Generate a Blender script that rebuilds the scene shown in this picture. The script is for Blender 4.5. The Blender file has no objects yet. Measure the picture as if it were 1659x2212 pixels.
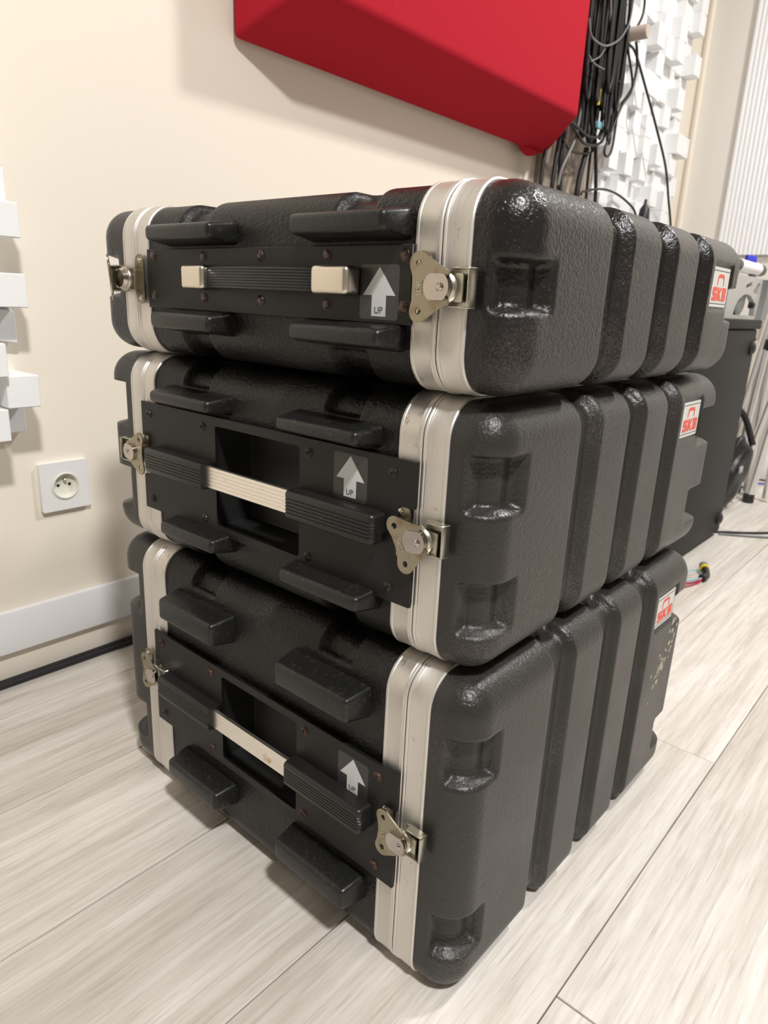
import bpy, bmesh, math, random
import numpy as np
from mathutils import Vector, Matrix

# ------------------------------------------------------------------ camera
C = bpy.context.scene.collection
HEAD, PITCH, ROLL, CAM_H = 0.70362, 0.29297, -0.04655, 0.6326
F_PX, IMG_W = 1502.6, 1659.0
xh = Vector((math.sin(HEAD), -math.cos(HEAD), 0)); yh = Vector((math.cos(HEAD), math.sin(HEAD), 0)); zh = Vector((0, 0, 1))
up0 = yh*math.sin(PITCH) + zh*math.cos(PITCH); fwd = yh*math.cos(PITCH) - zh*math.sin(PITCH)
cr, sr = math.cos(ROLL), math.sin(ROLL)
right = xh*cr - up0*sr; upv = xh*sr + up0*cr
cam_d = bpy.data.cameras.new('camera'); cam = bpy.data.objects.new('camera', cam_d); C.objects.link(cam)
M = Matrix.Identity(4)
for i in range(3):
    M[i][0], M[i][1], M[i][2] = right[i], upv[i], -fwd[i]
M[2][3] = CAM_H
cam.matrix_world = M
cam_d.sensor_fit = 'HORIZONTAL'; cam_d.sensor_width = 36.0; cam_d.lens = 36.0*F_PX/IMG_W
cam_d.clip_start = 0.02
cam_d.dof.use_dof = True; cam_d.dof.focus_distance = 0.62; cam_d.dof.aperture_fstop = 16.0
bpy.context.scene.camera = cam

# ------------------------------------------------------------------ world, lights, exposure
sc = bpy.context.scene
w = bpy.data.worlds.new('world'); sc.world = w; w.use_nodes = True
w.node_tree.nodes['Background'].inputs[0].default_value = (1.0, 0.95, 0.88, 1); w.node_tree.nodes['Background'].inputs[1].default_value = 0.3
def area(name, loc, size, power, col=(1.0, 0.93, 0.83), rot=(0, 0, 0), size_y=None):
    l = bpy.data.lights.new(name, 'AREA'); l.energy = power; l.color = col; l.size = size
    if size_y: l.shape = 'RECTANGLE'; l.size_y = size_y
    o = bpy.data.objects.new(name, l); C.objects.link(o); o.location = loc; o.rotation_euler = rot
    return o
LAMP = (1.0, 0.99, 0.975)
area('ceiling_lamp_near', (-0.25, -0.85, 2.49), 0.20, 82, LAMP)
area('ceiling_lamp_far', (2.10, -0.40, 2.49), 0.20, 50, LAMP)
sc.view_settings.view_transform = 'Standard'; sc.view_settings.look = 'None'
sc.view_settings.gamma = 1.0; sc.view_settings.use_curve_mapping = False
sc.view_settings.exposure = 0.0

# ------------------------------------------------------------------ materials
def nt(name):
    m = bpy.data.materials.new(name); m.use_nodes = True
    n = m.node_tree.nodes; l = m.node_tree.links
    return m, n, l, n['Principled BSDF']
def mat(name, col, rough=0.5, metal=0.0, bump=None, var=None, spec=None, obj_coords=True):
    """bump=(scale, strength, distance); var=(scale, amount, second colour)"""
    m, n, l, b = nt(name)
    b.inputs['Base Color'].default_value = (*col, 1); b.inputs['Roughness'].default_value = rough; b.inputs['Metallic'].default_value = metal
    if spec is not None: b.inputs['Specular IOR Level'].default_value = spec
    tc = n.new('ShaderNodeTexCoord')
    if var:
        t = n.new('ShaderNodeTexNoise'); t.inputs['Scale'].default_value = var[0]; t.inputs['Detail'].default_value = 5
        l.new(tc.outputs['Object'], t.inputs['Vector'])
        r = n.new('ShaderNodeValToRGB'); r.color_ramp.elements[0].position = var[1]; r.color_ramp.elements[1].position = min(1, var[1]+var[3] if len(var) > 3 else var[1]+0.2)
        r.color_ramp.elements[0].color = (*col, 1); r.color_ramp.elements[1].color = (*var[2], 1)
        l.new(t.outputs['Fac'], r.inputs['Fac']); l.new(r.outputs['Color'], b.inputs['Base Color'])
    if bump:
        t2 = n.new('ShaderNodeTexNoise'); t2.inputs['Scale'].default_value = bump[0]; t2.inputs['Detail'].default_value = 3
        l.new(tc.outputs['Object'], t2.inputs['Vector'])
        bp = n.new('ShaderNodeBump'); bp.inputs['Strength'].default_value = bump[1]; bp.inputs['Distance'].default_value = bump[2]
        l.new(t2.outputs['Fac'], bp.inputs['Height']); l.new(bp.outputs['Normal'], b.inputs['Normal'])
    return m

def shell_mat(name, base, rough, dust, bump=0.5, spec=0.4):
    """leather-grained moulded plastic with fine pale scuffs"""
    m, n, l, b = nt(name)
    tc = n.new('ShaderNodeTexCoord')
    v = n.new('ShaderNodeTexVoronoi'); v.feature = 'SMOOTH_F1'; v.inputs['Scale'].default_value = 330
    ns = n.new('ShaderNodeTexNoise'); ns.inputs['Scale'].default_value = 260; ns.inputs['Detail'].default_value = 4; ns.inputs['Distortion'].default_value = 1.2
    mp = n.new('ShaderNodeVectorMath'); mp.operation = 'ADD'
    nd = n.new('ShaderNodeTexNoise'); nd.inputs['Scale'].default_value = 180
    sc_ = n.new('ShaderNodeVectorMath'); sc_.operation = 'SCALE'; sc_.inputs['Scale'].default_value = 0.006
    l.new(tc.outputs['Object'], nd.inputs['Vector']); l.new(nd.outputs['Color'], sc_.inputs[0])
    l.new(tc.outputs['Object'], mp.inputs[0]); l.new(sc_.outputs[0], mp.inputs[1])
    l.new(mp.outputs[0], v.inputs['Vector']); l.new(tc.outputs['Object'], ns.inputs['Vector'])
    ad = n.new('ShaderNodeMath'); ad.operation = 'ADD'; l.new(v.outputs['Distance'], ad.inputs[0]); l.new(ns.outputs['Fac'], ad.inputs[1])
    bp = n.new('ShaderNodeBump'); bp.inputs['Strength'].default_value = bump; bp.inputs['Distance'].default_value = 0.0007; b.inputs['Specular IOR Level'].default_value = spec
    l.new(ad.outputs[0], bp.inputs['Height']); l.new(bp.outputs['Normal'], b.inputs['Normal'])
    # scuffs: small pale specks inside broad worn patches
    big = n.new('ShaderNodeTexNoise'); big.inputs['Scale'].default_value = 9; big.inputs['Detail'].default_value = 3
    fine = n.new('ShaderNodeTexNoise'); fine.inputs['Scale'].default_value = 700; fine.inputs['Detail'].default_value = 2
    l.new(tc.outputs['Object'], big.inputs['Vector']); l.new(tc.outputs['Object'], fine.inputs['Vector'])
    mu = n.new('ShaderNodeMath'); mu.operation = 'MULTIPLY'; l.new(big.outputs['Fac'], mu.inputs[0]); l.new(fine.outputs['Fac'], mu.inputs[1])
    r = n.new('ShaderNodeValToRGB'); r.color_ramp.elements[0].position = 0.28; r.color_ramp.elements[1].position = 0.56
    r.color_ramp.elements[0].color = (*base, 1); r.color_ramp.elements[1].color = (*dust, 1)
    l.new(mu.outputs[0], r.inputs['Fac']); l.new(r.outputs['Color'], b.inputs['Base Color'])
    rr = n.new('ShaderNodeMapRange'); rr.inputs['From Min'].default_value = 0.35; rr.inputs['From Max'].default_value = 0.65
    rr.inputs['To Min'].default_value = rough-0.05; rr.inputs['To Max'].default_value = rough+0.08
    l.new(big.outputs['Fac'], rr.inputs['Value']); l.new(rr.outputs['Result'], b.inputs['Roughness'])
    return m

def alu_mat(name, col, rough, stain):
    m, n, l, b = nt(name)
    b.inputs['Metallic'].default_value = 1.0
    tc = n.new('ShaderNodeTexCoord')
    mp = n.new('ShaderNodeMapping'); mp.inputs['Scale'].default_value = (60, 900, 8); l.new(tc.outputs['Object'], mp.inputs['Vector'])
    s = n.new('ShaderNodeTexNoise'); s.inputs['Scale'].default_value = 1.0; s.inputs['Detail'].default_value = 3; l.new(mp.outputs[0], s.inputs['Vector'])
    mr = n.new('ShaderNodeMapRange'); mr.inputs['To Min'].default_value = rough-0.08; mr.inputs['To Max'].default_value = rough+0.14
    l.new(s.outputs['Fac'], mr.inputs['Value']); l.new(mr.outputs['Result'], b.inputs['Roughness'])
    d = n.new('ShaderNodeTexNoise'); d.inputs['Scale'].default_value = 45; d.inputs['Detail'].default_value = 6; d.inputs['Roughness'].default_value = 0.7
    l.new(tc.outputs['Object'], d.inputs['Vector'])
    r = n.new('ShaderNodeValToRGB'); r.color_ramp.elements[0].position = 0.62; r.color_ramp.elements[1].position = 0.72
    r.color_ramp.elements[0].color = (*col, 1); r.color_ramp.elements[1].color = (*stain, 1)
    l.new(d.outputs['Fac'], r.inputs['Fac']); l.new(r.outputs['Color'], b.inputs['Base Color'])
    return m

def wood_mat(name, light, dark, sx=(1.2, 26, 26), rough=0.45, amt=(0.35, 0.75), pores=0.0):
    m, n, l, b = nt(name)
    tc = n.new('ShaderNodeTexCoord'); oi = n.new('ShaderNodeObjectInfo')
    off = n.new('ShaderNodeVectorMath'); off.operation = 'SCALE'; off.inputs[0].default_value = (37, 11, 5); l.new(oi.outputs['Random'], off.inputs['Scale'])
    add = n.new('ShaderNodeVectorMath'); add.operation = 'ADD'; l.new(tc.outputs['Object'], add.inputs[0]); l.new(off.outputs[0], add.inputs[1])
    mp = n.new('ShaderNodeMapping'); mp.inputs['Scale'].default_value = sx; l.new(add.outputs[0], mp.inputs['Vector'])
    a = n.new('ShaderNodeTexNoise'); a.inputs['Scale'].default_value = 1.0; a.inputs['Detail'].default_value = 7; a.inputs['Roughness'].default_value = 0.65; a.inputs['Distortion'].default_value = 0.6
    l.new(mp.outputs[0], a.inputs['Vector'])
    mp2 = n.new('ShaderNodeMapping'); mp2.inputs['Scale'].default_value = (sx[0]*3, sx[1]*7, sx[2]*7); l.new(add.outputs[0], mp2.inputs['Vector'])
    f = n.new('ShaderNodeTexNoise'); f.inputs['Scale'].default_value = 1.0; f.inputs['Detail'].default_value = 5; l.new(mp2.outputs[0], f.inputs['Vector'])
    mx = n.new('ShaderNodeMath'); mx.operation = 'MULTIPLY_ADD'; mx.inputs[1].default_value = 0.36
    l.new(f.outputs['Fac'], mx.inputs[0]); 
    sb = n.new('ShaderNodeMath'); sb.operation = 'MULTIPLY'; sb.inputs[1].default_value = 0.69; l.new(a.outputs['Fac'], sb.inputs[0]); l.new(sb.outputs[0], mx.inputs[2])
    r = n.new('ShaderNodeValToRGB'); r.color_ramp.elements[0].position = amt[0]; r.color_ramp.elements[1].position = amt[1]
    r.color_ramp.elements[0].color = (*dark, 1); r.color_ramp.elements[1].color = (*light, 1)
    l.new(mx.outputs[0], r.inputs['Fac'])
    hs = n.new('ShaderNodeHueSaturation'); mrv = n.new('ShaderNodeMapRange'); mrv.inputs['To Min'].default_value = 0.93; mrv.inputs['To Max'].default_value = 1.04
    l.new(oi.outputs['Random'], mrv.inputs['Value']); l.new(mrv.outputs['Result'], hs.inputs['Value']); l.new(r.outputs['Color'], hs.inputs['Color'])
    colr = hs.outputs['Color']
    if pores:   # fine dark pores in short strokes, and slow blotches along the board
        for k, (sc3, lo, hi, am) in enumerate((((9, 210, 210), 0.56, 0.70, pores), ((2.2, 7.5, 7.5), 0.48, 0.72, pores*0.8), ((26, 420, 420), 0.50, 0.75, pores*0.8))):
            mk = n.new('ShaderNodeMapping'); mk.inputs['Scale'].default_value = sc3; l.new(add.outputs[0], mk.inputs['Vector'])
            tk = n.new('ShaderNodeTexNoise'); tk.inputs['Scale'].default_value = 1.0; tk.inputs['Detail'].default_value = 4; tk.inputs['Distortion'].default_value = 0.5; l.new(mk.outputs[0], tk.inputs['Vector'])
            rk = n.new('ShaderNodeMapRange'); rk.inputs['From Min'].default_value = lo; rk.inputs['From Max'].default_value = hi; rk.inputs['To Min'].default_value = 0.0; rk.inputs['To Max'].default_value = am
            l.new(tk.outputs['Fac'], rk.inputs['Value'])
            mxk = n.new('ShaderNodeMix'); mxk.data_type = 'RGBA'; l.new(rk.outputs['Result'], mxk.inputs['Factor']); l.new(colr, mxk.inputs['A']); mxk.inputs['B'].default_value = (dark[0]*0.55, dark[1]*0.52, dark[2]*0.48, 1)
            colr = mxk.outputs['Result']
    l.new(colr, b.inputs['Base Color']); b.inputs['Roughness'].default_value = rough
    bp = n.new('ShaderNodeBump'); bp.inputs['Strength'].default_value = 0.12; bp.inputs['Distance'].default_value = 0.001
    l.new(mx.outputs[0], bp.inputs['Height']); l.new(bp.outputs['Normal'], b.inputs['Normal'])
    return m

MT = {}
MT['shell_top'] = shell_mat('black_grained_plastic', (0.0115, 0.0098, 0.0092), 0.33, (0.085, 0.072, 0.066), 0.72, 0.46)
MT['shell'] = shell_mat('black_grained_plastic_lit', (0.026, 0.0242, 0.022), 0.35, (0.11, 0.10, 0.09), 0.5, 0.38)  # scuffed body plastic, base lightened for the light on the lids
MT['shell_body'] = shell_mat('black_grained_plastic_body', (0.0075, 0.0072, 0.007), 0.40, (0.06, 0.055, 0.05), 0.75, 0.32)  # same plastic as the lids, base darkened for the less lit handle side
MT['plate'] = mat('black_sheet', (0.0085, 0.0082, 0.0082), 0.42, bump=(900, 0.12, 0.0003), spec=0.3)
MT['tray'] = mat('black_tray_plastic', (0.011, 0.011, 0.011), 0.45)
MT['grip'] = mat('black_grip_rubber', (0.012, 0.012, 0.012), 0.36, bump=(600, 0.05, 0.0002), var=(160, 0.66, (0.04, 0.038, 0.035), 0.12), spec=0.4)
MT['bumper'] = mat('black_bumper_plastic', (0.010, 0.010, 0.010), 0.34, bump=(420, 0.4, 0.0006), var=(260, 0.56, (0.032, 0.030, 0.027), 0.18), spec=0.42)
MT['alu'] = alu_mat('brushed_aluminium', (0.71, 0.685, 0.65), 0.48, (0.36, 0.30, 0.22))
MT['bar'] = alu_mat('bar_aluminium', (0.86, 0.82, 0.75), 0.34, (0.55, 0.42, 0.28))
MT['zinc'] = mat('zinc_plated_steel', (0.36, 0.325, 0.245), 0.38, 1.0, var=(90, 0.5, (0.24, 0.18, 0.11), 0.25))
MT['keeper'] = mat('pale_zinc_steel', (0.52, 0.51, 0.44), 0.30, 1.0, var=(120, 0.5, (0.45, 0.40, 0.30), 0.3))
MT['knob'] = mat('polished_nickel', (0.52, 0.47, 0.44), 0.16, 1.0)
MT['cap'] = mat('brushed_nickel_cap', (0.72, 0.66, 0.57), 0.30, 1.0, bump=(300, 0.05, 0.0003))
MT['rivet'] = mat('dark_bronze_rivet', (0.10, 0.075, 0.07), 0.32, 1.0)
MT['screw_black'] = mat('black_screw_steel', (0.045, 0.04, 0.038), 0.32, 0.8)
MT['screw_rust'] = mat('rusty_screw_steel', (0.10, 0.055, 0.04), 0.45, 0.7)
MT['hole'] = mat('dark_hole', (0.004, 0.004, 0.004), 0.8)
MT['sticker'] = mat('clear_sticker_film', (0.030, 0.029, 0.028), 0.22, bump=(700, 0.25, 0.0005))
MT['arrow'] = mat('silver_print', (0.56, 0.57, 0.58), 0.42)
MT['ink'] = mat('black_ink', (0.012, 0.012, 0.012), 0.5)
MT['logo_plate'] = mat('silver_white_label', (0.60, 0.60, 0.57), 0.35)
MT['logo_red'] = mat('red_print', (0.68, 0.055, 0.028), 0.4)
MT['wall'] = mat('cream_wall_paint', (0.85, 0.78, 0.67), 0.55, bump=(220, 0.06, 0.001))
MT['wall_pale'] = mat('pale_wall_paint', (0.80, 0.77, 0.72), 0.55, bump=(220, 0.06, 0.001))
MT['ceil'] = mat('ceiling_paint', (0.62, 0.60, 0.57), 0.7)
MT['unseen_wall'] = mat('dark_unseen_wall', (0.22, 0.20, 0.18), 0.8)  # walls out of view, tone darkened to hold down bounced light
MT['white'] = mat('white_lacquer', (0.86, 0.86, 0.87), 0.35)
MT['socket'] = mat('white_socket_plastic', (0.80, 0.79, 0.78), 0.32)
MT['socket_in'] = mat('cream_socket_plastic', (0.78, 0.76, 0.68), 0.35)
MT['eps'] = mat('white_polystyrene', (0.86, 0.86, 0.86), 0.75, bump=(380, 0.25, 0.001))
MT['red'] = mat('red_felt_fabric', (0.47, 0.018, 0.033), 0.85, bump=(900, 0.4, 0.0008), var=(500, 0.45, (0.38, 0.013, 0.025), 0.3), spec=0.1)
MT['cable'] = mat('black_cable_rubber', (0.014, 0.014, 0.015), 0.42)
MT['cable_bundle'] = mat('dull_black_cable', (0.009, 0.009, 0.0095), 0.45, spec=0.35)
MT['cable_grey'] = mat('grey_cable', (0.17, 0.17, 0.175), 0.4)
MT['cable_blue'] = mat('blue_cable', (0.05, 0.09, 0.42), 0.45)
MT['yellow'] = mat('yellow_plastic', (0.75, 0.58, 0.04), 0.45)
MT['cyan'] = mat('light_blue_tape', (0.25, 0.55, 0.62), 0.5)
MT['redwire'] = mat('red_wire', (0.40, 0.03, 0.06), 0.5)
MT['pine'] = wood_mat('weathered_wood', (0.52, 0.45, 0.37), (0.22, 0.17, 0.13), sx=(22, 22, 1.5), rough=0.6)
MT['dowel'] = wood_mat('dowel_wood', (0.62, 0.54, 0.47), (0.48, 0.40, 0.34), sx=(30, 3, 30), rough=0.55)
MT['plank'] = wood_mat('pale_oak_plank', (0.73, 0.695, 0.645), (0.47, 0.42, 0.36), sx=(1.5, 20, 20), rough=0.42, amt=(0.32, 0.62), pores=0.30)
MT['sub'] = mat('floor_joint', (0.16, 0.13, 0.10), 0.8)
MT['cab'] = mat('black_cabinet_vinyl', (0.007, 0.0066, 0.006), 0.55, bump=(500, 0.2, 0.0006), spec=0.22)  # black vinyl, base lowered further for the shade it stands in
MT['greyplastic'] = mat('grey_plastic', (0.20, 0.205, 0.20), 0.45)
MT['greypale'] = mat('pale_grey_plastic', (0.42, 0.41, 0.39), 0.45)
MT['darkgrey'] = mat('dark_grey_plastic', (0.05, 0.045, 0.045), 0.4)
MT['chrome'] = mat('chrome_tube', (0.86, 0.86, 0.86), 0.34, 1.0)
MT['blue'] = mat('blue_plastic', (0.03, 0.04, 0.50), 0.4)
MT['fleck'] = mat('beige_paint_fleck', (0.42, 0.38, 0.30), 0.6)
MT['blind'] = mat('white_blind_fabric', (0.88, 0.88, 0.90), 0.6)
MT['brass'] = mat('brass_pin', (0.75, 0.66, 0.48), 0.25, 1.0)

# ------------------------------------------------------------------ helpers
def link(name, me, m, parent=None, loc=None):
    me.materials.clear()
    if m: me.materials.append(m)
    o = bpy.data.objects.new(name, me); C.objects.link(o)
    if parent: o.parent = parent
    if loc is not None: o.location = loc
    return o
def shade(bm, ang=0.7):
    bm.normal_update()
    for f in bm.faces: f.smooth = True
    for e in bm.edges:
        if len(e.link_faces) == 2:
            try:
                if e.calc_face_angle() > ang: e.smooth = False
            except ValueError: pass
def obj(name, bm, m, parent=None, loc=None, ang=0.7, recalc=True):
    if recalc: bmesh.ops.recalc_face_normals(bm, faces=bm.faces)
    shade(bm, ang)
    me = bpy.data.meshes.new(name); bm.to_mesh(me); bm.free()
    return link(name, me, m, parent, loc)
def empty(name, loc=(0, 0, 0), rz=0):
    o = bpy.data.objects.new(name, None); C.objects.link(o); o.location = loc; o.rotation_euler = (0, 0, rz); o.empty_display_size = 0.05
    return o
def tag(o, label=None, cat=None, group=None, kind=None):
    if label: o['label'] = label
    if cat: o['category'] = cat
    if group: o['group'] = group
    if kind: o['kind'] = kind
    return o
def add_box(bm, c, s, bev=0.0, seg=2, taper=None, mtx=None):
    """box centred c of size s; taper=(axis, sign, sx, sy) scales one end"""
    r = bmesh.ops.create_cube(bm, size=1.0)
    vs = r['verts']
    for v in vs: v.co = Vector((v.co.x*s[0], v.co.y*s[1], v.co.z*s[2]))
    if taper:
        ax, sg, k1, k2 = taper; oth = [i for i in range(3) if i != ax]
        for v in vs:
            if v.co[ax]*sg > 0: v.co[oth[0]] *= k1; v.co[oth[1]] *= k2
    for v in vs: v.co += Vector(c)
    if bev:
        es = list({e for v in vs for e in v.link_edges})
        r2 = bmesh.ops.bevel(bm, geom=es, offset=bev, segments=seg, affect='EDGES', profile=0.5)
        vs = list({v for f in r2['faces'] for v in f.verts} | {v for v in vs if v.is_valid})
    if mtx: bmesh.ops.transform(bm, matrix=mtx, verts=vs)
    return vs
def box(name, c, s, m, parent=None, bev=0.0, seg=2, taper=None, mtx=None):
    bm = bmesh.new(); add_box(bm, c, s, bev, seg, taper, mtx); return obj(name, bm, m, parent)
def frame(o, ax, ay, az):
    M = Matrix.Identity(4)
    for i in range(3): M[i][0], M[i][1], M[i][2], M[i][3] = ax[i], ay[i], az[i], o[i]
    return M
def add_prism(bm, outline, z0, z1, mtx=None, holes=(), bev=0.0):
    """flat outline (with holes) in xy, thickness along z"""
    tmp = bmesh.new(); loops = [list(outline)] + [list(h) for h in holes]; edges = []
    for lp in loops:
        vs = [tmp.verts.new((x, y, z1)) for x, y in lp]
        edges += [tmp.edges.new((vs[i], vs[(i+1) % len(vs)])) for i in range(len(vs))]
    r = bmesh.ops.triangle_fill(tmp, use_beauty=True, use_dissolve=False, edges=edges)
    fs = [f for f in tmp.faces]
    ex = bmesh.ops.extrude_face_region(tmp, geom=fs)
    for v in [g for g in ex['geom'] if isinstance(g, bmesh.types.BMVert)]: v.co.z = z0
    bmesh.ops.recalc_face_normals(tmp, faces=tmp.faces)
    if mtx: bmesh.ops.transform(tmp, matrix=mtx, verts=tmp.verts)
    me = bpy.data.meshes.new('t'); tmp.to_mesh(me); tmp.free(); bm.from_mesh(me); bpy.data.meshes.remove(me)
def circle(cx, cy, r, n=20, a0=0.0, a1=2*math.pi):
    full = abs(a1-a0-2*math.pi) < 1e-6
    return [(cx+r*math.cos(a0+(a1-a0)*i/(n if full else n-1)), cy+r*math.sin(a0+(a1-a0)*i/(n if full else n-1))) for i in range(n)]
def rrect(w, h, r, n=5, cx=0, cy=0):
    o = []
    for sx, sy, a in ((1, 1, 0), (-1, 1, 1), (-1, -1, 2), (1, -1, 3)):
        o += circle(cx+sx*(w/2-r), cy+sy*(h/2-r), r, n, a*math.pi/2, (a+1)*math.pi/2)
    return o
def add_lathe(bm, prof, n=20, mtx=None, cap=True):
    """profile (radius, height) revolved round z"""
    rings = []; new = []
    for r, z in prof:
        if r < 1e-7: ring = [bm.verts.new((0, 0, z))]
        else: ring = [bm.verts.new((r*math.cos(2*math.pi*i/n), r*math.sin(2*math.pi*i/n), z)) for i in range(n)]
        rings.append(ring); new += ring
    for a, b in zip(rings, rings[1:]):
        if len(a) == 1 and len(b) == 1: continue
        for i in range(n):
            j = (i+1) % n
            if len(a) == 1: bm.faces.new((a[0], b[i], b[j]))
            elif len(b) == 1: bm.faces.new((a[i], a[j], b[0]))
            else: bm.faces.new((a[i], a[j], b[j], b[i]))
    if cap:
        for ring in (rings[0], rings[-1]):
            if len(ring) > 2: bm.faces.new(ring)
    if mtx: bmesh.ops.transform(bm, matrix=mtx, verts=new)
def spline(pts, k=6):
    """Catmull-Rom through pts"""
    P = [Vector(p) for p in pts]
    if len(P) < 3: return P
    P = [P[0]*2-P[1]] + P + [P[-1]*2-P[-2]]; o = []
    for i in range(1, len(P)-2):
        for j in range(k):
            t = j/k; a, b, c, d = P[i-1], P[i], P[i+1], P[i+2]
            o.append(0.5*((2*b)+(c-a)*t+(2*a-5*b+4*c-d)*t*t+(3*b-a-3*c+d)*t**3))
    o.append(P[-2]); return o
def add_tube(bm, pts, r, n=8, k=6, closed=False, smooth=True):
    P = spline(pts, k) if smooth else [Vector(p) for p in pts]
    rings = []; prev = None
    for i, p in enumerate(P):
        t = (P[min(i+1, len(P)-1)]-P[max(i-1, 0)])
        if t.length < 1e-9: t = Vector((0, 0, 1))
        t.normalize()
        if prev is None:
            a = t.orthogonal().normalized()
        else:
            a = prev - t*prev.dot(t)
            a = a.normalized() if a.length > 1e-6 else t.orthogonal().normalized()
        prev = a; b = t.cross(a); rr = r(i/(len(P)-1)) if callable(r) else r
        rings.append([bm.verts.new(p+rr*(math.cos(2*math.pi*j/n)*a+math.sin(2*math.pi*j/n)*b)) for j in range(n)])
    for A, B in zip(rings, rings[1:]):
        for j in range(n):
            bm.faces.new((A[j], A[(j+1) % n], B[(j+1) % n], B[j]))
    bm.faces.new(rings[0]); bm.faces.new(rings[-1])
def tube(name, pts, r, m, parent=None, n=8, k=6, smooth=True):
    bm = bmesh.new(); add_tube(bm, pts, r, n, k, smooth=smooth); return obj(name, bm, m, parent, ang=1.2)
def poly_mesh(bm, polys, mtx, z0=0.0, z1=0.0002):
    for p in polys:
        if isinstance(p, tuple): add_prism(bm, p[0], z0, z1, mtx, holes=p[1])
        else: add_prism(bm, p, z0, z1, mtx)
def text_mesh(name, body, size, mtx, m, parent, thick=0.0, align='CENTER'):
    cu = bpy.data.curves.new(name, 'FONT'); cu.body = body; cu.size = size; cu.align_x = align; cu.align_y = 'CENTER'; cu.extrude = thick
    cu.resolution_u = 4
    t = bpy.data.objects.new(name, cu); C.objects.link(t)
    bpy.context.view_layer.update()
    me = bpy.data.meshes.new_from_object(t.evaluated_get(bpy.context.evaluated_depsgraph_get()))
    bpy.data.objects.remove(t); bpy.data.curves.remove(cu)
    me.transform(mtx); me.name = name
    return link(name, me, m, parent)

# ------------------------------------------------------------------ setting
wall_y, right_x, ceil_z, left_x, front_y = 1.127, 3.16, 2.55, -2.6, -3.0
def struct(name, c, s, m): return tag(box(name, c, s, m), kind='structure')
floor = tag(box('floor', ((left_x+right_x)/2, (front_y+wall_y)/2, -0.04), (right_x-left_x+0.4, wall_y-front_y+0.4, 0.06), MT['sub']), kind='structure')
struct('wall_back', ((left_x+right_x)/2, wall_y+0.05, ceil_z/2-0.03), (right_x-left_x+0.4, 0.1, ceil_z+0.1), MT['wall'])
struct('wall_right', (right_x+0.05, (front_y+wall_y)/2, ceil_z/2-0.03), (0.1, wall_y-front_y, ceil_z+0.1), MT['wall_pale'])
struct('wall_left', (left_x-0.05, (front_y+wall_y)/2, ceil_z/2-0.03), (0.1, wall_y-front_y, ceil_z+0.1), MT['unseen_wall'])
struct('wall_front', ((left_x+right_x)/2, front_y-0.05, ceil_z/2-0.03), (right_x-left_x+0.4, 0.1, ceil_z+0.1), MT['unseen_wall'])
struct('ceiling', ((left_x+right_x)/2, (front_y+wall_y)/2, ceil_z+0.05), (right_x-left_x+0.4, wall_y-front_y+0.2, 0.1), MT['ceil'])
# white skirting trunking, mounted a hand's breadth above the floor
b1 = box('baseboard_back', ((left_x+1.95)/2-0.05, wall_y-0.0065, 0.0905), (1.95-left_x+0.1, 0.013, 0.073), MT['white'], bev=0.003); tag(b1, kind='structure')
b2 = box('baseboard_right', (right_x-0.0065, -0.9, 0.06), (0.013, 4.0, 0.12), MT['white'], bev=0.003); tag(b2, kind='structure')
# planks
random.seed(4)
PW, PL, GAP = 0.2093, 1.22, 0.0012
row0 = 0.187 - 16*PW
joints = {16: 1.005, 15: 0.51, 18: 0.44, 17: -0.16, 19: 0.72, 14: -0.05, 13: 0.7}
for rI in range(0, 21):
    y0 = row0 + rI*PW; y1 = min(y0+PW, wall_y)
    if y0 >= wall_y-0.01 or y1 < front_y+0.05: continue
    y0 = max(y0, front_y)
    j = joints.get(rI, random.uniform(-0.6, 0.6)); xs = [j + k*PL for k in range(-4, 5)]
    xs = sorted({max(left_x, min(right_x, x)) for x in xs + [left_x, right_x]})
    for xa, xb in zip(xs, xs[1:]):
        if xb-xa < 0.02: continue
        bm = bmesh.new(); add_box(bm, (0, 0, -0.004), (xb-xa-GAP, y1-y0-GAP, 0.008), 0.0008, 1)
        obj('plank', bm, MT['plank'], floor, loc=((xa+xb)/2, (y0+y1)/2, 0.0)).parent = floor

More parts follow.
